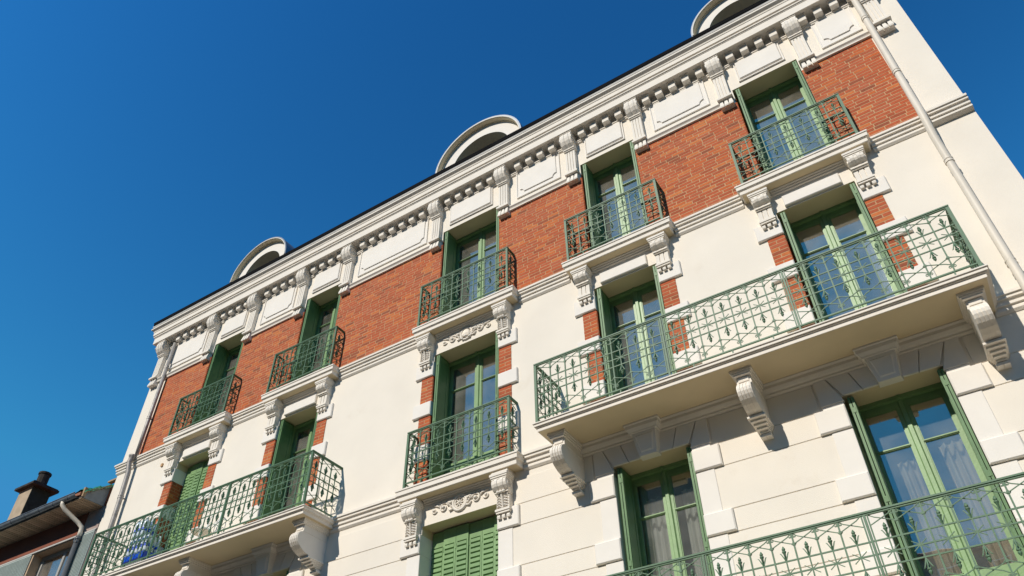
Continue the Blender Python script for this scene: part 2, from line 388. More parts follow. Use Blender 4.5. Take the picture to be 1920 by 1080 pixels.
# ---- frieze panels
def frieze_panel(x0, x1, z0, z1, notch):
    mb = MB(); f = .022; t = .014
    for a in ((x0, x1, z0, z0 + f), (x0, x0 + f, z0 + f, z1), (x1 - f, x1, z0 + f, z1)): mb.box(a[0], a[1], -t - .016, .01, a[2], a[3])
    mb.box(x0 + f, x1 - f, -.012, .01, z0 + f, z1)
    if notch:
        r = .09; i = .085; a0, a1, b0, b1 = x0 + i, x1 - i, z0 + i + .04, z1
        arc = lambda cx, cz, s, e: [(cx + r * math.cos(s + (e - s) * k / 5), cz + r * math.sin(s + (e - s) * k / 5)) for k in range(6)]
        pr = arc(a0, b0, PI / 2, 0) + arc(a1, b0, PI, PI / 2) + [(a1, b1), (a0, b1)]
        mb.slab(pr, -.034, -.012)
    else:
        mb.cbox(x0 + .035, x1 - .035, -.05, -.01, z0 + .05, z1, .01)
    mb.build('frieze_panel', 'block', B)
for c in range(5):
    w = .42 if c != 2 else .55
    frieze_panel(C5[c] - w, C5[c] + w, 13.645, 14.19, False)
for k in range(0, 11, 2):
    a, b = BRK[k] + .285, BRK[k + 1] - .285
    if b - a > .4: frieze_panel(a, b, 13.44, 14.19, True)
# band under the frieze panels
for k in range(0, 11, 2):
    a, b = BRK[k] + .125, BRK[k + 1] - .125
    MB().sweep([(a, 0), (b, 0)], [(-.02, 13.255), (.075, 13.255), (.085, 13.245), (.085, 13.225), (.06, 13.20), (.05, 13.18), (.05, 13.155), (-.02, 13.155)]).build('frieze_band', 'stone', B)

# ------------------------------------------------------------------ bricks
BRICKS = []      # (x0,x1,z0,z1, panel)
HB = .069
def field(x0, x1, z0, z1, pan, alt=False, seed=0):
    rnd = random.Random(seed); n = max(1, round((z1 - z0) / HB)); h = (z1 - z0) / n
    for r in range(n):
        za, zb = z0 + r * h + .0065, z0 + (r + 1) * h - .0065
        if alt:
            cuts = [x0, x1] if r % 2 else [x0, (x0 + x1) / 2 + rnd.uniform(-.006, .006), x1]
        else:
            x = x0 - (0.0, .115)[r % 2] - rnd.uniform(0, .075); cuts = [x0]
            while x < x1:
                x += .23 + rnd.uniform(-.006, .006) if rnd.random() > .06 else .118
                if x > x0 + .03 and x < x1 - .03: cuts.append(x)
            cuts.append(x1)
        for a, b in zip(cuts[:-1], cuts[1:]):
            BRICKS.append((a + (.0065 if a > x0 else 0), b - (.0065 if b < x1 else 0), za + rnd.uniform(-.0015, .0015), zb + rnd.uniform(-.0015, .0015), pan))
def panel(x0, x1, z0, z1, alt=False, seed=0):
    p = MB().box(x0, x1, -.0085, .05, z0, z1).build('brick_panel', 'mortar', B)
    field(x0, x1, z0, z1, p, alt, seed); return p
fz0, fz1 = 10.85, 13.155
bx = [-15.93] + [v for c in range(5) for v in (C5[c] - HW[c] - .001, C5[c] + HW[c] + .001)] + [1.515]
for k in range(0, len(bx), 2): panel(bx[k], bx[k + 1], fz0, fz1, seed=k)
PIER = .245
for c in range(5):
    for s in (-1, 1):
        e = C5[c] + s * HW[c]; a, b = (e - PIER, e) if s < 0 else (e, e + PIER)
        for z0, z1 in ((9.25, 9.80), (8.40, 8.97), (7.56, 8.10)): panel(a, b, z0, z1, True, seed=c * 7 + s)
def dist(b): return (Vector(((b[0] + b[1]) / 2, 0, (b[2] + b[3]) / 2)) - CAM).length / max(.05, (b[1] - b[0])) ** .3
def inview(b):
    d = Vector(((b[0] + b[1]) / 2, 0, (b[2] + b[3]) / 2)) - CAM
    u = 960 + 1440.74 * d.dot(rt) / d.dot(fwd); v = 540 - 1440.74 * d.dot(up) / d.dot(fwd); return 0 < u < 1920 and 0 < v < 1080
BRICKS.sort(key=lambda b: (0 if inview(b) else 1, dist(b)))
bmesh_cache = {}
for b in BRICKS[:300]:
    w, h = round(b[1] - b[0], 2), round(b[3] - b[2], 3)
    if (w, h) not in bmesh_cache: bmesh_cache[w, h] = MB().cbox(-w / 2, w / 2, -.0105, 0, -h / 2, h / 2, .0015).mesh('brick', 'brick')
    o = put('brick', bmesh_cache[w, h], b[4], ((b[0] + b[1]) / 2, random.uniform(-.001, .001), (b[2] + b[3]) / 2))
vs_, fs_, tn = [], [], []
for b in BRICKS[300:]:
    y = -.0105 + random.uniform(-.001, .001); n = len(vs_); t = random.random()
    for yy in (0.0, y): vs_ += [(b[0], yy, b[2]), (b[1], yy, b[2]), (b[1], yy, b[3]), (b[0], yy, b[3])]
    q = [(4, 5, 6, 7), (0, 1, 5, 4), (1, 2, 6, 5), (2, 3, 7, 6), (3, 0, 4, 7)]
    fs_ += [tuple(n + i for i in f) for f in q]; tn += [t] * 5
# brick jambs on the left side of the openings
for c in range(5):
    e = C5[c] - HW[c]
    segs = [(10.86, 13.25)] + [(9.25, 9.80), (8.40, 8.97), (7.56, 8.10)]
    for z0, z1 in segs:
        k = round((z1 - z0) / HB); h = (z1 - z0) / k
        for r in range(k):
            for ya, yb in (((.0, .105), (.116, .33)) if r % 2 else ((.0, .215), (.226, .33))):
                n = len(vs_); t = random.random(); za, zb = z0 + r * h + .0055, z0 + (r + 1) * h - .0055; x = e + .012
                vs_ += [(e - .01, ya, za), (e - .01, yb, za), (e - .01, yb, zb), (e - .01, ya, zb), (x, ya, za), (x, yb, za), (x, yb, zb), (x, ya, zb)]
                fs_ += [tuple(n + i for i in f) for f in [(4, 5, 6, 7), (0, 1, 5, 4), (1, 2, 6, 5), (2, 3, 7, 6), (3, 0, 4, 7)]]; tn += [t] * 5
me = bpy.data.meshes.new('brickwork'); me.from_pydata(vs_, [], fs_); me.materials.append(MT['brick_a'])
bm = bmesh.new(); bm.from_mesh(me); bmesh.ops.recalc_face_normals(bm, faces=bm.faces); bm.to_mesh(me); bm.free()
at = me.attributes.new('tone', 'FLOAT', 'FACE'); at.data.foreach_set('value', tn)
put('brickwork', me, B, kind='stuff')
for c in range(5):
    e = C5[c] - HW[c]
    for z0, z1 in ((10.86, 13.25), (9.25, 9.80), (8.40, 8.97), (7.56, 8.10)): MB().box(e - .02, e + .006, .003, .335, z0, z1).build('jamb_mortar', 'mortar', B)

# ------------------------------------------------------------------ quoin blocks
for c in range(5):
    for s in (-1, 1):
        e = C5[c] + s * HW[c]
        for z0, z1 in ((9.80, 10.10), (8.97, 9.25), (8.10, 8.40)):
            a, b = (e - .375, e + .014) if s < 0 else (e - .003, e + .375)
            MB().cbox(a, b, -.045, .325, z0, z1, .012).build('quoin_block', 'block', B)
        for z0, z1 in ((6.495, 6.80), (5.63, 5.91), (4.765, 5.045)):
            a, b = (e - .37, e + .004) if s < 0 else (e - .004, e + .37)
            MB().cbox(a, b, -.055, .325, z0, z1, .014).build('quoin_block', 'block', B)
        for z0, z1 in ((5.912, 6.493), (5.047, 5.628), (4.27, 4.763)):
            a, b = (e - .245, e + .003) if s < 0 else (e - .003, e + .245)
            MB().cbox(a, b, -.022, .325, z0, z1, .006).build('quoin_block', 'block', B)
        if c != 2:
            a, b = (e - .255, e) if s < 0 else (e, e + .255)
            MB().cbox(a, b, -.022, .02, 6.802, 6.86, .006).build('quoin_block', 'block', B)
# rusticated courses of the lower storey
zz = [4.27, 4.757, 5.042, 5.622, 5.912, 6.492, 6.818, 7.222]
seg = [XL] + [v for c in range(5) for v in (C5[c] - HW[c] - .2, C5[c] + HW[c] + .2)] + [XR]
for k in range(0, len(seg), 2):
    for z0, z1 in zip(zz[:-1], zz[1:]):
        x0, x1 = seg[k], seg[k + 1]
        if z1 > 7: 
            x0 = x0 if k == 0 else x0 + .1 + (.0); x1 = x1 if k == len(seg) - 2 else x1 - .1
        MB().cbox(x0, x1, -.011, .01, z0 + .004, z1 - .004, .004).build('wall_course', 'stucco', B)

# flat arches with keystones over the lower windows
for c in (0, 1, 3, 4):
    cx = C5[c]; zt, zb = 7.222, 6.937
    top = [.145, .43, .71, .845]; bot = [.125, .325, .555, .845]
    zt2 = 7.335 - .115
    for s in (-1, 1):
        ed = [(.17, .135), (.42, .325), (.70, .56)]
        for (t0, b0), (t1, b1) in zip(ed[:-1], ed[1:]):
            MB().slab([(cx + s * (b0 + .006), zb), (cx + s * (b1 - .006), zb), (cx + s * (t1 - .006), zt), (cx + s * (t0 + .006), zt)], -.030, .02).build('voussoir', 'block', B)
        MB().slab([(cx + s * .566, 6.862), (cx + s * .84, 6.862), (cx + s * .85, zt), (cx + s * .706, zt)], -.030, .02).build('voussoir', 'block', B)
    kb = MB()
    kb.add([(cx - .14, .02, 6.91), (cx + .14, .02, 6.91), (cx + .19, .02, 7.24), (cx - .19, .02, 7.24), (cx - .125, -.11, 6.91), (cx + .125, -.11, 6.91), (cx + .175, -.17, 7.24), (cx - .175, -.17, 7.24)],
           [(0, 1, 2, 3), (0, 4, 5, 1), (1, 5, 6, 2), (2, 6, 7, 3), (3, 7, 4, 0), (4, 7, 6, 5)])
    ko = kb.build('keystone', 'block', B)
    MB().add([(cx - .09, -.117, 6.955), (cx + .09, -.117, 6.955), (cx + .13, -.166, 7.19), (cx - .13, -.166, 7.19), (cx - .095, -.105, 6.945), (cx + .095, -.105, 6.945), (cx + .137, -.15, 7.2), (cx - .137, -.15, 7.2)],
             [(0, 1, 2, 3), (0, 4, 5, 1), (1, 5, 6, 2), (2, 6, 7, 3), (3, 7, 4, 0)]) if False else None
    mb = MB(); mb.sweep([(cx - .19, .02), (cx - .19, -.17), (cx + .19, -.17), (cx + .19, .02)][::1], [(-.1, 7.24), (.012, 7.24), (.02, 7.262), (.05, 7.30), (.055, 7.345), (.07, 7.355), (.07, 7.378), (-.1, 7.378)])
    mb.build('crown_mould', 'block', ko)
    mb = MB(); t = lambda k, z: (-.11 - .06 * (z - 6.91) / .33) - k
    fr = [(-.095, 6.95), (.095, 6.95), (.14, 7.205), (-.14, 7.205)]; fi = [(-.075, 6.972), (.075, 6.972), (.118, 7.185), (-.118, 7.185)]
    mb.add([(cx + x, t(-.004, z), z) for x, z in fr] + [(cx + x, t(.011, z), z) for x, z in fi], [(4, 5, 6, 7), (0, 1, 5, 4), (1, 2, 6, 5), (2, 3, 7, 6), (3, 0, 4, 7)])
    mb.build('keystone_panel', 'block', ko)

# ------------------------------------------------------------------ consoles under the small balconies and lintel panels
def console(c, s, zt, fancy):
    x = C5[c] + s * (HW[c] + .137)
    mb = shaft_mesh(.108, zt - .265, zt - .51, .105, 2 if not fancy else 1)
    for k_, (d_, a_, b_) in enumerate(((.19, .045, .0675), (.205, .022, .0455), (.22, 0, .0225))): mb.box(-.135 - .008 * k_, .135 + .008 * k_, -d_, .02, zt + a_, zt + b_)
    mb.box(-.155, .155, -.245, .02, zt - .035, zt + .0005); mb.box(-.145, .145, -.235, .02, zt - .062, zt - .034)
    mb.box(-.132, .132, -.222, .02, zt - .09, zt - .061)
    mb.box(-.10, .10, -.06, .02, zt - .27, zt - .06)
    mb.box(-.122, .122, -.15, .02, zt - .275, zt - .245) ; mb.box(-.115, .115, -.13, .02, zt - .295, zt - .274)
    mb.box(-.125, .125, -.128, .02, zt - .545, zt - .51); mb.box(-.115, .115, -.115, .02, zt - .575, zt - .544)
    if fancy:       # acanthus leaves on the shaft
        for k in range(5):
            for q in (-1, 1):
                z = zt - .30 - k * .042
                mb.tube([(q * .012, -.112, z - .03), (q * .045, -.135, z - .005), (q * .085, -.118, z - .012), (q * .096, -.108, z - .035)], [.012, .016, .012, .005], 5)
        mb.tube([(0, -.112, zt - .5), (0, -.13, zt - .38), (0, -.15, zt - .27)], [.008, .014, .02], 5)
        for q in (-.05, 0, .05): mb.blob((q, -.165, zt - .27), .03)
    o = mb.build('console', 'stone', B); o.location = (x - 0, 0, 0); o.matrix_parent_inverse = wmat(B).inverted()
    v = vol_mesh(.118 if not fancy else .125, zt - .09, zt - .25 if not fancy else zt - .27, .23, 5)
    put('volute', v, o, (x, 0, 0))
    d = drop_mesh(.055, zt - .575, zt - .645, .10, .085)
    for q in (-.082, 0, .082): put('drop', d, o, (x + q, 0, 0))
for c in range(5):
    for s in (-1, 1): console(c, s, 10.62, c == 2)
for s in (-1, 1): console(2, s, 7.28, True)
for c in (0, 1, 3, 4): MB().cbox(C5[c] - .425, C5[c] + .425, -.05, .01, 10.29, 10.505, .012).build('lintel_panel', 'block', B)

# carved reliefs above the middle windows
def relief(z, shell):
    cx = C5[2]; mb = MB(); y = -.012
    R = .13 if not shell else .105
    ring = lambda r, t, dz=0: mb.tube([(cx + r * math.cos(a * PI / 10), y, z + dz + r * math.sin(a * PI / 10)) for a in range(21)], t, 6, False)
    if shell:
        ring(.125, .022)
        for k in range(11):
            a = PI * (k + .2) / 10.4
            mb.tube([(cx + .01 * math.cos(a), y - .02, z - .06), (cx + .10 * math.cos(a), y - .012, z - .05 + .135 * math.sin(a))], [.008, .017], 5)
        mb.blob((cx, y - .02, z - .065), .035)
        for q in (-1, 1): mb.blob((cx + q * .075, y - .015, z - .10), .028)
    else:
        ring(.125, .026); ring(.088, .014)
        for k in range(8):
            a = 2 * PI * k / 8; mb.tube([(cx, y, z), (cx + .085 * math.cos(a), y, z + .085 * math.sin(a))], [.012, .007], 5)
        mb.blob((cx, y - .01, z), .022)
    for q in (-1, 1):
        def sp(x, zc, r, turns, a0, sg, t):
            pts = []; n = 22
            for k in range(n):
                f = k / (n - 1); a = a0 + sg * turns * 2 * PI * f; rr = r * (1 - .82 * f)
                pts.append((cx + q * (x + rr * math.cos(a)), y - .008 * f, zc + rr * math.sin(a)))
            mb.tube(pts, [t * (1 - .35 * k / (n - 1)) for k in range(n)], 6); return pts
        p = sp(.30, z - .005, .085, 1.5, PI * .95, -1, .016); mb.blob((cx + q * .30, y - .018, z - .005), .034)
        p2 = sp(.485, z - .01, .052, 1.2, PI * 1.1, 1, .013); mb.blob((cx + q * .485, y - .01, z - .01), .022)
        mb.tube([(cx + q * .13, y, z - .07), (cx + q * .18, y - .01, z - .085), (cx + q * .215, y, z - .03)], [.02, .018, .012], 6)
        mb.tube([(cx + q * .13, y, z + .06), (cx + q * .17, y - .02, z + .035), (cx + q * .2, y - .01, z + .06), (cx + q * .215, y, z + .085)], [.022, .024, .018, .01], 6)
        mb.tube([(cx + q * .385, y, z + .02), (cx + q * .42, y - .01, z + .05), (cx + q * .46, y, z + .06), (cx + q * .52, y, z + .075)], [.014, .014, .012, .008], 6)
        for k in range(7):
            a = PI * (.15 + .13 * k); mb.blob((cx + q * (.30 + .10 * math.cos(a)), y, z - .005 + .10 * math.sin(a)), .016)
        for k in range(4): mb.blob((cx + q * (.155 + .02 * k), y - .006, z - .03 + .028 * k), .02)
    mb.build('carved_relief', 'stone', B, smooth=True)
relief(10.455, True); relief(7.14, False)

# ------------------------------------------------------------------ balcony slabs and corbels
def slab(xa, xb, D, z, big, name='balcony_slab'):
    o1 = .11
    if big: pr = [(-.05, z - .004), (o1, z - .004), (o1, z - .02), (o1 - .016, z - .0215), (o1 - .016, z - .06), (o1 - .034, z - .062), (o1 - .034, z - .072), (o1 - .053, z - .074), (o1 - .053, z - .128), (-.05, z - .128)]
    else: pr = [(-.05, z - .004), (o1, z - .004), (o1, z - .03), (o1 - .013, z - .0315), (o1 - .013, z - .105), (o1 - .028, z - .107), (o1 - .028, z - .117), (o1 - .043, z - .119), (o1 - .043, z - .19), (-.05, z - .19)]
    t = .128 if big else .19
    a, b, d = xa + o1, xb - o1, D - o1
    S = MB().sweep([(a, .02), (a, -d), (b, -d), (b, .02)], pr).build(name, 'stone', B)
    MB().box(a - .045, b + .045, -d - .045, .02, z - t - .0025, z - .006).build('slab_soffit', 'soffit', S)
    return S
for c in range(5):
    slab(SLABC[c] - hw_slab(c), SLABC[c] + hw_slab(c), .27, 10.882, False)
    x0, x1 = C5[c] - HW[c] + .02, C5[c] + HW[c] - .02
    MB().sweep([(x0, 0), (x1, 0)], [(-.01, 10.688), (.075, 10.688), (.075, 10.675), (.05, 10.66), (.05, 10.645), (.028, 10.633), (.028, 10.612), (-.01, 10.60)]).build('bed_mould', 'stone', B)
slab(SLABC[2] - 1.15, SLABC[2] + 1.17, .27, 7.54, False)
x0, x1 = C5[2] - HW[2] + .02, C5[2] + HW[2] - .02
MB().sweep([(x0, 0), (x1, 0)], [(-.01, 7.347), (.075, 7.347), (.075, 7.335), (.05, 7.325), (.05, 7.31), (.028, 7.298), (.028, 7.278), (-.01, 7.266)]).build('bed_mould', 'stone', B)
LONG = [(-15.19, -9.075, 7.508), (-4.72, 1.18, 7.508), (-4.72, 1.18, 4.22)]
def corbel(x, z):
    hw = .092; mb = MB()
    # z = underside of the slab
    for o, a, b in ((.05, 0, .035), (.035, .034, .06), (.018, .059, .085)):
        mb.box(-hw - o, hw + o, -.595 - o * .6, .02, z - b, z - a)
    mb.box(-hw, hw, -.555, .02, z - .205, z - .084)
    mb.box(-hw - .006, hw + .006, -.568, .02, z - .205, z - .18)
    mb.prism([(-.55, z - .105), (-.568, z - .105), (-.568, z - .165), (-.55, z - .165)], -hw + .025, hw - .025)
    m2 = MB(); pr = [(.02, z - .205), (-.56, z - .205), (-.61, z - .225), (-.648, z - .265), (-.665, z - .31), (-.662, z - .355), (-.64, z - .40), (-.60, z - .445), (-.54, z - .487), (-.46, z - .52), (-.37, z - .54), (.02, z - .55)]
    m2.prism(pr, -hw, hw)
    w = (2 * hw - .02) / 4
    for i in range(4):      # fluting ribs
        a = -hw + .01 + i * w
        q = [(y - .011 if y < 0 else y, zz_) for y, zz_ in pr[2:11]]
        m2.prism(q + [(y + .02, zz_ + .02) for y, zz_ in reversed(pr[2:11])], a + .006, a + w - .006)
    m3 = MB(); k = 5
    for i in range(k):
        f = i / (k - 1); m3.box(-hw - .02 + .06 * f, hw + .02 - .06 * f, -.385 + .24 * f, .02, z - .566 - .026 * i - .013, z - .566 - .026 * i + .0135)
    m3.box(-hw + .03, hw - .03, -.10, .02, z - .715, z - .682)
    o = mb.build('corbel', 'stone', B); o.location.x = x; a = m2.build('scroll', 'stone', o); a.location.x = x; a = m3.build('stepped_foot', 'stone', o); a.location.x = x
    d = drop_mesh(.07, z - .68, z - .725, .13, .09)
    for q in (-.035, .035): put('drop', d, o, (x + q, 0, 0))
for xa, xb, z in LONG:
    mb = slab(xa, xb, .80, z, True)
    if z > 7:
        for x in (xa + .275, (xa + xb) / 2, xb - .263): corbel(x, z - .131)

# ------------------------------------------------------------------ railings
ZR = dict(bot=.085, top=1.03, r=(.475, .595, .725), cu=.885, cl=.29)
def bar_mesh(h0, h1): return MB().box(-.008, .008, -.008, .008, h0, h1)
mbar = bar_mesh(.085, 1.01)
for z in (ZR['cu'], ZR['cl']): mbar.box(-.013, .013, -.012, .012, z - .014, z + .014)
def curl(mb, x, z, r, s, v):
    pts = []
    for k in range(9):
        a = k / 8 * 1.35 * 2 * PI; q = r * (1 - .6 * k / 8)
        pts.append((x + s * (r - q * math.cos(a)) , 0, z - v * q * math.sin(a)))
    mb.tube(pts, .0055, 4)
for s in (-1, 1):
    curl(mbar, 0, .972, .022, s, 1); curl(mbar, 0, .155, .022, s, -1)
    mbar.tube([(0, 0, ZR['cu'] - .02), (s * .022, 0, ZR['cu'] - .002), (s * .026, 0, ZR['cu'] + .012)], .005, 4)
    mbar.tube([(0, 0, ZR['cl'] + .02), (s * .022, 0, ZR['cl'] + .002), (s * .026, 0, ZR['cl'] - .012)], .005, 4)
M_BAR = mbar.mesh('bar', 'iron')
ms = MB().box(-.0065, .0065, -.0065, .0065, .36, .82)
for a in (.62, -.62):
    dx, dz = .085 * math.cos(a), .085 * math.sin(a); ms.tube([(-dx, -.004, .595 - dz), (dx, -.004, .595 + dz)], .0055, 4)
ms.tube([(0, -.004, .53), (0, -.004, .66)], .008, 4)
for v, z0 in ((1, .735), (-1, .455)):
    F = lambda h: z0 + v * h
    ms.lathe([(.007, 0), (.012, v * .02), (.009, v * .05), (.015, v * .075), (.022, v * .088), (.022, v * .098), (.012, v * .102), (.019, v * .115), (.018, v * .125), (.004, v * .15)], 0, 0, 6, 'z', z0)
    for s in (-1, 1):
        ms.tube([(s * .006, 0, F(.0)), (s * .022, 0, F(.045)), (s * .036, 0, F(.075)), (s * .046, 0, F(.082))], [.006, .008, .007, .004], 4)
        ms.tube([(0, s * .006, F(.0)), (0, s * .02, F(.045)), (0, s * .034, F(.075))], [.006, .008, .005], 4)
M_STEM = ms.mesh('flower_stem', 'iron')
brace_cache = {}
def brace(c, low):
    k = (round(c, 3), low)
    if k in brace_cache: return brace_cache[k]
    mb = MB(); c2 = c / 2; f = (lambda z: z) if not low else (lambda z: ZR['cl'] + ZR['cu'] - z)
    for s in (-1, 1):
        y = -.006 * s
        mb.tube([(-s * c2 + s * .008, y, f(.885)), (s * c2 * .55, y, f(.962)), (s * c2 * .82, y, f(.985)), (s * c2 - s * .01, y, f(.992))] if True else [], .0062, 4)
    brace_cache[k] = mb.mesh('cross_brace', 'iron'); return brace_cache[k]
def run(R, p0, p1, n, z, first=True, last=True):
    # one straight stretch of railing with n cells between plan points p0 and p1
    p0, p1 = Vector(p0), Vector(p1); d = p1 - p0; L = d.length; ang = math.atan2(d.y, d.x); c = L / n; u = d / L
    for i in range(n + 1):
        if (i == 0 and not first) or (i == n and not last): continue
        q = p0 + u * (c * i); put('bar', M_BAR, R, (q.x, q.y, z), ang)
    for i in range(n):
        q = p0 + u * (c * (i + .5)); put('flower_stem', M_STEM, R, (q.x, q.y, z), ang)
        put('cross_brace', brace(c, False), R, (q.x, q.y, z), ang); put('cross_brace', brace(c, True), R, (q.x, q.y, z), ang)
def railing(x0, x1, D, z, posts, cells, side):
    mb = MB(); xs_ = [x0] + posts + [x1]
    pl = [(x0, .0), (x0, -D), (x1, -D), (x1, .0)]
    def rail(w, za, zb): mb.sweep(pl, [(-w, za), (w, za), (w, zb), (-w, zb)])
    rail(.022, z + 1.012, z + 1.03); rail(.013, z + .995, z + 1.0121)
    rail(.012, z + .07, z + .088)
    for h in ZR['r']: rail(.007, z + h - .007, z + h + .007)
    for px in (x0, x1): mb.box(px - .02, px + .02, -D - .02, -D + .02, z, z + 1.0)
    for px in posts:
        mb.box(px - .012, px + .012, -D - .016, -D + .016, z - .01, z + 1.0)
        mb.box(px - .036, px - .022, -D - .008, -D + .008, z + .07, z + 1.0); mb.box(px + .022, px + .036, -D - .008, -D + .008, z + .07, z + 1.0)
    n = int((x1 - x0) / .5)
    for i in range(n): 
        xx = x0 + (i + .5) * (x1 - x0) / n; mb.box(xx - .008, xx + .008, -D - .008, -D + .008, z - .01, z + .07)
    R = mb.build('railing', 'iron', B)
    for k, (a, b) in enumerate(zip(xs_[:-1], xs_[1:])):
        run(R, (a + (.0 if k == 0 else .03), -D), (b - (.0 if k == len(xs_) - 2 else .03), -D), cells[k], z, k != 0 and False, False)
    run(R, (x0, -.01), (x0, -D), side, z, False, False); run(R, (x1, -D), (x1, -.01), side, z, False, False)
    return R
for c in range(5):
    h = 1.0 if c == 2 else .88
    railing(SLABC[c] - h, SLABC[c] + h, .237, 10.885, [], [8 if c == 2 else 7], 1)
railing(SLABC[2] - .985, SLABC[2] + 1.01, .237, 7.545, [], [8], 1)
railing(-15.12, -9.165, .735, 7.52, [-13.09, -11.20], [8, 8, 8], 3)
railing(-4.67, 1.125, .735, 7.52, [-2.635, -.91], [8, 7, 8], 3)
railing(-4.67, 1.125, .735, 4.13, [-2.635, -.91], [8, 7, 8], 3)

# ------------------------------------------------------------------ windows
def window(f, c):
    x0, x1, z0, z1 = C5[c] - HW[c], C5[c] + HW[c], FL[f], TOP[f]; y = .395
    mb = MB(); mb.box(x0 - .01, x0 + .065, .335, y + .07, z0, z1); mb.box(x1 - .065, x1 + .01, .335, y + .07, z0, z1)
    mb.box(x0 + .065, x1 - .065, .335, y + .07, z1 - .05, z1 + .01); mb.box(x0 + .065, x1 - .065, y - .02, y + .07, z0 - .02, z0 + .05)
    mb.box((x0 + x1) / 2 - .02, (x0 + x1) / 2 + .02, .312, .337, z1 - .045, z1 - .01)
    W = mb.build('window', 'green', B)
    xm = (x0 + x1) / 2; zt = z1 - .05; zb = z0 + .05; tz = z1 - .63; pb = z0 + (.50 if f == 'U' else .60)
    for s in (-1, 1):
        a, b = (x0 + .065, xm) if s < 0 else (xm, x1 - .065); so_ = .07
        pa, pc = (a + .06, b - so_) if s < 0 else (a + so_, b - .06)
        mb = MB(); ya, yb = y - .002, y + .05
        mb.box(a + .002, pa, ya, yb, zb, zt); mb.box(pc, b - .002, ya, yb, zb, zt)
        mb.box(pa, pc, ya, yb, zt - .08, zt); mb.box(pa, pc, ya, yb, zb, pb)
        mb.box(pa, pc, ya + .004, yb, tz - .014, tz + .014); mb.box(pa, pc, ya - .006, ya + .004, tz - .005, tz + .006)
        mb.cbox(pa + .05, pc - .05, ya - .012, ya + .01, zb + .12, pb - .06, .012)
        for e, w in ((pa, .012), (pc, -.012)): mb.box(min(e, e + w), max(e, e + w), ya + .012, ya + .03, pb, zt - .08)
        mb.box(pa, pc, ya + .012, ya + .03, zt - .092, zt - .08); mb.box(pa, pc, ya + .012, ya + .03, pb, pb + .012)
        if s < 0:   # astragal covering the meeting stiles
            mb.prism([(0, 0)], 0, 0) if False else None
            mb.add([(xm - .035, ya - .004, zb), (xm - .022, ya - .024, zb), (xm + .022, ya - .024, zb), (xm + .035, ya - .004, zb), (xm - .035, ya - .004, zt), (xm - .022, ya - .024, zt), (xm + .022, ya - .024, zt), (xm + .035, ya - .004, zt)],
                   [(0, 1, 5, 4), (1, 2, 6, 5), (2, 3, 7, 6), (3, 0, 4, 7), (0, 3, 2, 1), (4, 5, 6, 7)])
        mb.build('sash', 'green', W)
        for za, zc in ((pb, tz - .014), (tz + .014, zt - .08)):
            MB().box(pa - .004, pc + .004, y + .022, y + .026, za - .004, zc + .004).build('pane', 'glass', W)
def folded_shutter(f, c):
    x0, x1, z0, z1 = C5[c] - HW[c], C5[c] + HW[c], FL[f] + .06, TOP[f] - .035
    for s in (-1, 1):
        e = x0 if s < 0 else x1; k = -s
        mb = MB()
        off = (.052, .090) if s < 0 else (.014, .050)
        for o in off:
            a, b = sorted((e + k * o, e + k * (o + .028))); mb.box(a, b, .0, .30, z0, z1)
            face = e + k * (o + .028); q0, q1 = sorted((face, face + k * .005))
            if o == off[1]:
                for ya, yb, za, zb in ((.02, .055, z0, z1), (.235, .27, z0, z1)): mb.box(q0, q1, ya, yb, za + .002, zb - .002)
                for zc in (z0 + .01, z0 + .85, z1 - .11): mb.box(q0, q1, .055, .235, zc, zc + .09)
        for zc in (z0 + .25, z0 + 1.2, z1 - .22):
            a, b = sorted((e + k * (off[0] + .012), e + k * (off[1] + .016))); mb.box(a, b, -.006, .012, zc, zc + .07)
        mb.build('open_shutter', 'dgreen', B)
def closed_shutter(f, c):
    x0, x1, z0, z1 = C5[c] - HW[c] + .01, C5[c] + HW[c] - .01, FL[f] + .03, TOP[f] - .03
    n = 6; w = (x1 - x0) / n
    sl_ = None
    for i in range(n):
        a = x0 + i * w; b = a + w; zig = .026 * (1 if i in (1, 2, 5) else 0); yy = .265 - zig
        mb = MB(); fr = .03
        mb.box(a + .003, a + fr, yy, yy + .032, z0, z1); mb.box(b - fr, b - .003, yy, yy + .032, z0, z1)
        mb.box(a + fr, b - fr, yy, yy + .032, z1 - .24, z1); mb.box(a + fr, b - fr, yy, yy + .032, z0, z0 + .14)
        mb.box(a + fr, b - fr, yy + .02, yy + .030, z0 + .14, z1 - .24)
        mb.box(a + .0, a + .012, yy - .008, yy + .0, z1 - .35, z1 - .27)
        S = mb.build('closed_shutter', 'green', B)
        k = int((z1 - .24 - z0 - .14) / .075)
        st = (z1 - .24 - z0 - .14) / k
        if sl_ is None:
            sw = w - 2 * fr
            sl_ = MB().add([(-sw / 2, .019, .0), (sw / 2, .019, 0), (sw / 2, .002, st * .18), (-sw / 2, .002, st * .18), (-sw / 2, -.004, st * .62), (sw / 2, -.004, st * .62), (sw / 2, .019, st * 1.0), (-sw / 2, .019, st * 1.0)], [])
            m_ = MB(); m_.prism([(.0195, st * .02), (-.006, st * .10), (-.006, st * .74), (.0195, st * .80)], -sw / 2, sw / 2); sl_ = m_.mesh('slat', 'green')
        for q in range(k): put('slat', sl_, S, ((a + b) / 2, yy, z0 + .14 + q * st))
for f in 'WVU':
    for c in range(5):
        if (f, c) in (('U', 2), ('V', 0)): closed_shutter(f, c)
        else:
            folded_shutter(f, c)
        window(f, c)

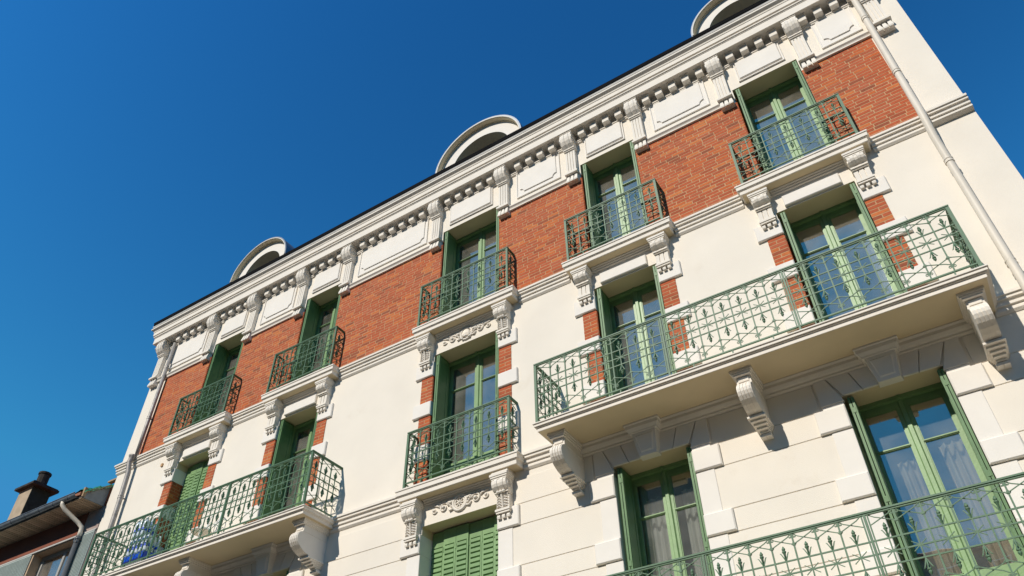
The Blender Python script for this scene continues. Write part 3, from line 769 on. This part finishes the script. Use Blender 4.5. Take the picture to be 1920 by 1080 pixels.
# ------------------------------------------------------------------ dormers
for cx, zc, ro in ((-13.68, 15.98, 1.04), (-6.512, 15.86, 1.20), (-0.235, 15.98, .945)):
    n = 28; yh, yf = .13, .27
    rw = ro * .95; ri = ro * (.655 if ro < 1.1 else .675)
    arc = lambda r, y: [(cx + r * math.cos(PI - PI * k / n), y, zc + r * math.sin(PI * k / n)) for k in range(n + 1)]
    def ring(mb, rows):
        k = n + 1; vs = [p for r in rows for p in r]
        mb.add(vs, [(i * k + j, i * k + j + 1, (i + 1) * k + j + 1, (i + 1) * k + j) for i in range(len(rows) - 1) for j in range(n)])
    mb = MB(); ring(mb, [arc(rw + .012, yh - .01), arc(ro - .02, yh - .01), arc(ro - .02, yh + .06), arc(ro - .02, 3.0)])
    D = mb.build('dormer', 'stone', B)
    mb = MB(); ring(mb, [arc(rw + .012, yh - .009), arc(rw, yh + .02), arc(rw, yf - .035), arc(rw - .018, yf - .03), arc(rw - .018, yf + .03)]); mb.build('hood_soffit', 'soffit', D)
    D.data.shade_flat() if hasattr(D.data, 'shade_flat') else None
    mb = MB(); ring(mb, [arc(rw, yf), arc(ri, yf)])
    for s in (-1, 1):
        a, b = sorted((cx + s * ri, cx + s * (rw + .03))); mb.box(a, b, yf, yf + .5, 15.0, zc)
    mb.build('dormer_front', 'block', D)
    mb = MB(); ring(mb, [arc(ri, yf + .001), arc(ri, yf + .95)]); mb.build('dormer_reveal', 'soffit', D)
    mb = MB(); ring(mb, [arc(ro - .02, yh - .004), arc(ro + .012, yh - .004), arc(ro + .012, 3.2), arc(ro - .02, 3.2)])
    for s in (-1, 1):
        a, b = sorted((cx + s * (ro - .02), cx + s * (ro + .012))); mb.box(a, b, yh, 3.2, 15.0, zc)
    mb.build('dormer_roof', 'zinc', D)
    mb = MB(); mb.slab([(p[0], p[2]) for p in arc(ri + .01, 0)] + [(cx + ri, 15.0), (cx - ri, 15.0)], yf + .82, yf + .85)
    mb.build('dormer_window', 'glass', D)
    mb = MB(); ring(mb, [arc(ri + .02, yf + .78), arc(ri - .06, yf + .78), arc(ri - .06, yf + .86), arc(ri + .02, yf + .86)]); mb.box(cx - .05, cx + .05, yf + .78, yf + .86, 15.0, zc + ri)
    mb.build('dormer_frame', 'green', D)

# ------------------------------------------------------------------ drainpipes
def pipe(name, pts, r, m, clamps, rc, label):
    o = MB().tube(pts, r, 14).build(name, m, B, smooth=True, label=label)
    for p, ax in clamps:
        mb = MB(); v = Vector(ax).normalized(); P0 = Vector(p)
        for k in (-.028, .028): mb.tube([P0 + v * (k - .009), P0 + v * (k + .009)], rc, 14)
        mb.tube([P0 - v * .02, P0 + v * .02], r + .004, 14)
        mb.box(p[0] - .01, p[0] + .01, p[1], .0, p[2] - .012, p[2] + .012)
        mb.build('pipe_clamp', m, o)
pipe('drainpipe', [(1.60, -.13, 14.5), (1.585, -.13, 14.2), (1.535, -.15, 11.2), (1.525, -.215, 10.9), (1.515, -.215, 10.6), (1.51, -.15, 10.3), (1.50, -.14, 8.0), (1.49, -.20, 7.6), (1.48, -.20, 7.3), (1.475, -.14, 7.0), (1.45, -.14, 0.2)],
     .052, 'pvc', [((1.572, -.137, 13.5), (.02, 0, 1)), ((1.545, -.147, 11.9), (.02, 0, 1)), ((1.508, -.147, 9.77), (.005, 0, 1)), ((1.498, -.145, 7.88), (.005, 0, 1))], .062, 'cream painted drainpipe on the right corner')
pipe('drainpipe', [(-15.93, -.10, 14.24), (-15.885, -.10, 11.6), (-15.86, -.10, 10.86)], .045, 'steel', [((-15.915, -.10, 13.45), (.0, 0, 1)), ((-15.892, -.10, 11.93), (0, 0, 1))], .053, 'grey metal drainpipe beside the brick panel')
pipe('drainpipe', [(-15.92, -.16, 10.86), (-15.915, -.18, 10.7), (-15.89, -.13, 10.45), (-15.85, -.12, 9.8), (-15.81, -.12, 9.0), (-15.7, -.12, .2)], .055, 'steel', [((-15.855, -.12, 9.83), (.0, 0, 1))], .064, 'grey metal drainpipe below the string course')
MB().lathe([(.055, 0), (.085, .10), (.085, .13)], -15.92, -.15, 10, 'z', 10.76).build('pipe_hopper', 'steel', B)
MB().box(-14.86, -14.80, -.03, .0, 10.33, 10.40).build('wall_bracket', 'mortar', B)

# ------------------------------------------------------------------ the lower house on the left
MT.update(
    wallp=mat('mauve_render', (0.40, 0.31, 0.275), 0.9, 0.08, 2, 0.3, 60),
    brown=mat('brown_band_paint', (0.24, 0.085, 0.055), 0.9, 0.1, 2, 0.2, 50),
    plank=mat('soffit_plank', (0.46, 0.33, 0.22), 0.8, 0.12, 5, 0.1, 40, rnd=0.2),
    ridged=mat('grey_green_panel', (0.38, 0.44, 0.42), 0.6, 0.06, 5),
    tarp=mat('green_tarpaulin', (0.02, 0.17, 0.085), 0.5, 0.25, 9, 0.3, 20),
    wood=mat('weathered_batten', (0.36, 0.25, 0.15), 0.85, 0.2, 10, 0.2, 50),
    board=mat('grey_fascia_board', (0.22, 0.24, 0.25), 0.7, 0.15, 6),
    chim=mat('chimney_render', (0.44, 0.35, 0.25), 0.9, 0.15, 4, 0.3, 40),
    moss=mat('chimney_shade_colour', (0.028, 0.042, 0.034), 0.9, 0.3, 8),  # near-black green with the shade of the chimney's right side painted in
    concrete=mat('dark_cap_concrete', (0.04, 0.034, 0.03), 0.9, 0.4, 9, 0.5, 40),
    dpipe=mat('dark_grey_pipe', (0.10, 0.11, 0.12), 0.35, 0.15, 6, spec=0.5),
    gut=mat('old_zinc_gutter', (0.22, 0.24, 0.27), 0.45, 0.2, 5, 0.1, 30, metal=0.4, dirt=(0.10, 0.09, 0.08), dscale=3),
    tile=mat('clay_roof', (0.30, 0.13, 0.08), 0.9, 0.2, 6),
    grey=mat('window_frame_grey', (0.40, 0.39, 0.37), 0.5, 0.05, 6),
    oppo=mat('shaded_render', (0.34, 0.29, 0.23), 0.9, 0.1, 1),
    white=mat('white_enamel', (0.80, 0.80, 0.78), 0.4, 0.03, 5),
    blue=mat('blue_plastic', (0.01, 0.07, 0.55), 0.3, 0.1, 20, spec=0.5),
    clear=mat('cloudy_plastic', (0.62, 0.70, 0.76), 0.2, 0.1, 15, spec=0.6),
)
H = thing('neighbouring_house', 'lower dark house left of the cream building with planked eaves and a chimney', 'house', (-19, 0, 0))
HR, HL = XL - .035, -30.0
# front wall with one window opening (x -18.94..-17.05, z 7.6..9.28)
mb = MB()
for a in ((HL, -18.94, 0, 9.32), (-17.06, HR, 0, 9.32), (-18.94, -17.06, 0, 7.5), (HL, HR, 9.32, 9.87)): mb.box(a[0], a[1], 0, .3, a[2], a[3])
mb.box(-18.94, -17.06, .3, .32, 9.285, 9.32)
mb.box(HL, HR, .32, 8, 0, 9.6)
mb.build('wall', 'wallp', H)
MB().box(HL, -17.16, -.012, .01, 9.36, 9.87).build('painted_band', 'brown', H)
MB().box(HL, HR, -.03, .02, 9.30, 9.335).build('drip_edge', 'flash', H)
mb = MB(); mb.box(-18.94, -18.90, .0, .28, 7.5, 9.30); mb.build('window_jamb', 'plank', H)
mb = MB()
for a in ((-18.9, -18.8, 7.5, 9.285), (-17.16, -17.06, 7.5, 9.285), (-18.8, -17.16, 9.19, 9.285), (-18.02, -17.94, 7.5, 9.19)): mb.box(a[0], a[1], .22, .28, a[2], a[3])
wf = mb.build('window', 'grey', H)
MB().box(-18.8, -18.02, .24, .25, 7.5, 9.19).build('pane', 'glass', wf); MB().box(-17.94, -17.16, .24, .25, 7.5, 9.19).build('pane', 'glass', wf)
MB().box(-18.95, -17.05, .3, .312, 7.4, 9.3).build('blind', 'dpipe', wf)
MB().box(-18.94, -17.06, .005, .30, 9.28, 9.30).build('lintel', 'plank', H)
for a, b in ((-24.0, -18.95), (-17.05, HR - .02)):
    P_ = MB().box(a, b, -.03, -.004, 6.5, 9.29).build('ridged_panel', 'ridged', H)
    mb = MB(); n = int((9.27 - 6.5) / .035)
    for k in range(n): z = 6.5 + k * .035; mb.prism([(-.03, z + .004), (-.042, z + .012), (-.042, z + .022), (-.03, z + .03)], a + .02, b - .02)
    o = mb.build('ridge', 'ridged', P_, kind='stuff')
x = HR - .09
pm = None
k = 0
while x > HL + 6 and k < 72:
    w = .098
    if pm is None: pm = MB().prism([(-.55, -.012), (0, -.012), (0, .008), (-.55, .008)], -.041, .041).mesh('soffit_plank', 'plank')
    put('soffit_plank', pm, H, (x - w / 2, 0, 9.875 + random.uniform(-.002, .002))); x -= w; k += 1
mb = MB().box(HL, HR - .08, -.56, .02, 9.888, 9.90); mb.build('soffit_backing', 'dpipe', H)
# half round gutter
pr = [(-.60 + .075 * math.cos(PI + PI * q / 10), 9.985 + .085 * math.sin(PI + PI * q / 10)) for q in range(11)]
pr2 = [(-.60 + .068 * math.cos(PI + PI * q / 10), 9.987 + .077 * math.sin(PI + PI * q / 10)) for q in range(10, -1, -1)]
G = MB().prism(pr + pr2, HL, HR - .22).build('gutter', 'gut', H)
MB().tube([(HL, -.678, 9.985), (HR - .22, -.678, 9.985)], .011, 6).build('gutter_bead', 'gut', G)
for q in range(9):
    xx = HR - .5 - q * .55; r = [(-.60 + .08 * math.cos(PI + PI * t / 8), 9.985 + .09 * math.sin(PI + PI * t / 8)) for t in range(9)]
    MB().tube([(xx, y, z) for y, z in r], .007, 4).build('gutter_strap', 'gut', G)
# eaves end: board, batten, tarpaulin
MB().prism([(-.52, 9.88), (.0, 9.88), (.0, 10.36), (-.52, 9.985)], HR - .10, HR - .075).build('end_board', 'board', H)
MB().prism([(-.54, 9.98), (.0, 10.365), (.0, 10.415), (-.54, 10.03)], HR - .11, HR - .045).build('batten', 'wood', H)
MB().box(HR - .12, HR - .06, -.56, -.50, 9.90, 10.12).build('post_end', 'wood', H)
rt_ = random.Random(3); mb = MB(); n, m_ = 16, 7; vs2 = []
for i in range(n + 1):
    f = i / n
    for j in range(m_ + 1):
        g_ = j / m_; y = -.56 + .60 * f; z = 10.03 + .40 * f + .075 * math.sin(PI * min(1, g_ * 1.4)) * (1 - .3 * f) + rt_.uniform(-.015, .015) + .02 * math.sin(f * 14)
        vs2.append((HR - .02 - .75 * g_ + rt_.uniform(-.012, .012), y, z - (.05 if j == 0 else 0)))
mb.add(vs2, [(i * (m_ + 1) + j, i * (m_ + 1) + j + 1, (i + 1) * (m_ + 1) + j + 1, (i + 1) * (m_ + 1) + j) for i in range(n) for j in range(m_)])
tp = mb.build('tarpaulin', 'tarp', None); tag(tp, 'crumpled green tarpaulin lying on the roof edge beside the cream wall', 'tarpaulin')
mb = MB(); mb.box(HR - .33, HR - .02, .02, .12, 10.56, 10.60)
tag(mb.build('loose_slat', 'wood', None), 'short loose wooden slat lying above the green tarpaulin', 'slat')
mb = MB(); mb.prism([(-.60, 9.93), (-.60, 10.0), (3.5, 12.9), (8, 10), (8, 9.6), (.3, 9.6), (.3, 9.9)], HL, HR - .12); mb.build('roof', 'tile', H)
# downpipe with cream swan neck
MB().tube([(-17.30, -.60, 9.93), (-17.29, -.60, 9.85), (-17.26, -.52, 9.76), (-17.10, -.2, 9.53), (-17.04, -.11, 9.44), (-17.03, -.10, 9.32), (-17.03, -.10, 9.18)], .048, 12).build('swan_neck', 'pvc', H, smooth=True)
dp = MB().tube([(-17.03, -.10, 9.22), (-17.03, -.10, 0.2)], .058, 12).build('downpipe', 'dpipe', H, smooth=True)
mb = MB()
for z in (9.08, 9.16): mb.tube([(-17.03, -.10, z - .012), (-17.03, -.10, z + .012)], .07, 12)
mb.box(-17.05, -17.01, -.17, -.02, 9.075, 9.165); mb.build('pipe_clamp', 'dpipe', dp)
# chimney
mb = MB(); mb.box(-23.92, -23.266, 1.2, 1.775, 10.5, 12.86); CH = mb.build('chimney', 'chim', H)
mb = MB(); mb.box(-24.03, -23.06, 1.07, 1.9, 12.86, 12.93); mb.box(-24.0, -23.09, 1.10, 1.87, 12.93, 12.965); mb.build('chimney_cap', 'concrete', CH)
MB().box(-23.264, -23.25, 1.205, 1.77, 10.5, 12.855).build('side_shade_sheet', 'moss', CH)  # added dark sheet: shade on the face turned from the sun, as colour
MB().lathe([(.16, 0), (.16, .46), (.185, .46), (.185, .52)], -23.52, 1.5, 12, 'z', 12.96).build('chimney_pot', 'concrete', CH)

# ------------------------------------------------------------------ opposite side of the street: seen only mirrored in the lower panes
O = thing('opposite_house', 'plain house across the street mirrored in the lower window panes', 'house', (0, -50, 0))
mb = MB(); mb.box(-13, 75, -62, -50, 0, 23.4); mb.build('wall', 'oppo', O)
mb = MB(); mb.slab([(-60, 0), (-13.05, 0), (-13.05, 31), (-24, 41), (-60, 41)], -64, -49.5); mb.build('tall_wing', 'oppo', O)
mb = MB(); mb.prism([(-49.6, 23.35), (-49.6, 23.6), (-56, 26.0), (-62.4, 23.6), (-62.4, 23.35)], -12.9, 75.1); mb.build('roof', 'tile', O)
for i in range(6, 20):
    for z in (1.5, 5.2, 8.9, 12.6, 16.3, 20.0):
        w_ = MB().box(-34 + i * 3.4, -32.5 + i * 3.4, -50.06, -49.95, z, z + 2.3).build('window', 'white', O)
        MB().box(-33.88 + i * 3.4, -32.62 + i * 3.4, -49.96, -49.94, z + .12, z + 2.18).build('pane', 'dpipe', w_)

# ------------------------------------------------------------------ curtains, things on the balconies
def curtain(x0, x1, z0, z1, y, m, label, amp=.035, n=6, seed=0):
    r = random.Random(seed); mb = MB(); k = n * 8; rows = []
    ph = [r.uniform(.75, 1.25) for _ in range(n)]
    for j, z in enumerate((z0, (z0 + z1) / 2, z1 - .12, z1)):
        row = []
        for i in range(k + 1):
            f = i / k; a = amp * (1.0 if j < 3 else .8) * math.sin(2 * PI * f * n) * ph[min(n - 1, int(f * n))]
            row.append((x0 + (x1 - x0) * f + .01 * math.sin(f * 30 + j), y + a, z))
        rows.append(row)
    w = k + 1; mb.add([p for q in rows for p in q] + [(p[0], p[1] + .006, p[2]) for q in rows for p in q],
        [(j * w + i, j * w + i + 1, (j + 1) * w + i + 1, (j + 1) * w + i) for j in range(3) for i in range(k)] + [(4 * w + j * w + i, 4 * w + (j + 1) * w + i, 4 * w + (j + 1) * w + i + 1, 4 * w + j * w + i + 1) for j in range(3) for i in range(k)])
    o = mb.build('curtain', m, None, smooth=True); tag(o, label, 'curtain')
    return o
curtain(-.52, -.22, 4.3, 6.22, .60, 'curtain', 'narrow beige pleated curtain behind the left pane of the lowest right window', .04, 4, 1)
curtain(-.03, .35, 4.3, 6.30, .60, 'curtain', 'wide beige pleated curtain behind the right pane of the lowest right window', .045, 4, 2)
curtain(-3.72, -3.30, 4.3, 6.62, .55, 'net', 'white curtain behind the left pane of the window under the middle balcony corbel', .03, 4, 3)
curtain(-3.20, -2.83, 4.3, 6.62, .55, 'net', 'white curtain behind the right pane of the window under the middle balcony corbel', .03, 4, 4)
curtain(.16, .33, 10.86, 12.75, .46, 'net', 'pale curtain at the right edge of the top right window', .018, 3, 5)
curtain(.12, .34, 7.58, 9.75, .46, 'net', 'white curtain edge inside the window above the right long balcony', .02, 3, 6)
curtain(-6.28, -6.02, 10.86, 12.3, .50, 'net', 'pale curtain inside the middle top window', .02, 3, 7)
curtain(-3.1, -2.95, 10.86, 12.2, .50, 'net', 'pale curtain inside the fourth top window from the left', .02, 2, 8)

# water bottles on the left long balcony
W_ = thing('bottle_pack', 'stack of cloudy water bottles with blue wrapping on the left long balcony', 'bottles', (-14.1, -.2, 7.56))
mb = MB()
mb.box(-14.42, -13.82, -.40, -.08, 7.56, 7.86)
mb.build('crate', 'board', W_)
mb = MB()
mb.cbox(-14.44, -13.80, -.42, -.06, 7.86, 8.02, .02); mb.build('blue_wrapping', 'blue', W_)
bm_ = MB().lathe([(.045, 0), (.05, .02), (.05, .18), (.045, .21), (.05, .24), (.05, .30), (.018, .36), (.018, .39)], 0, 0, 8, 'z', 0).mesh('bottle', 'clear', True)
lb_ = MB().lathe([(.052, .10), (.052, .17)], 0, 0, 8, 'z', 0).mesh('bottle_label', 'blue')
for i in range(5):
    for j in range(3):
        for lv, z in enumerate((8.02, 8.40)):
            if lv and i > 2: continue
            o = put('bottle', bm_, W_, (-14.37 + i * .125, -.36 + j * .12, z)); put('bottle_label', lb_, o, (-14.37 + i * .125, -.36 + j * .12, z))
# white scrollwork chair
Ch = thing('garden_chair', 'small white scrollwork metal chair on the left long balcony', 'chair', (-12.25, -.33, 7.56))
mb = MB()
for sx in (-.17, .17): mb.tube([(-12.25 + sx, -.16, 7.56), (-12.25 + sx, -.17, 8.0), (-12.25 + sx * .9, -.12, 8.42)], .011, 6)
mb.tube([(-12.25 - .155, -.12, 8.42), (-12.25 - .08, -.11, 8.48), (-12.25, -.11, 8.5), (-12.25 + .08, -.11, 8.48), (-12.25 + .155, -.12, 8.42)], .011, 6); mb.build('frame', 'white', Ch)
for sx in (-.17, .17): MB().tube([(-12.25 + sx, -.50, 7.56), (-12.25 + sx, -.50, 8.0)], .011, 6).build('leg', 'white', Ch)
MB().lathe([(.19, 0), (.2, .012), (.19, .024)], -12.25, -.34, 16, 'z', 7.99).build('seat', 'white', Ch)
for sx in (-1, 1):
    pts = [(-12.25 + sx * (.075 + .07 * (1 - q / 20) * math.cos(q / 20 * 3 * PI)), -.14, 8.22 + .10 * (1 - q / 22) * math.sin(q / 20 * 3 * PI)) for q in range(21)]
    MB().tube(pts, .008, 5).build('scroll', 'white', Ch)
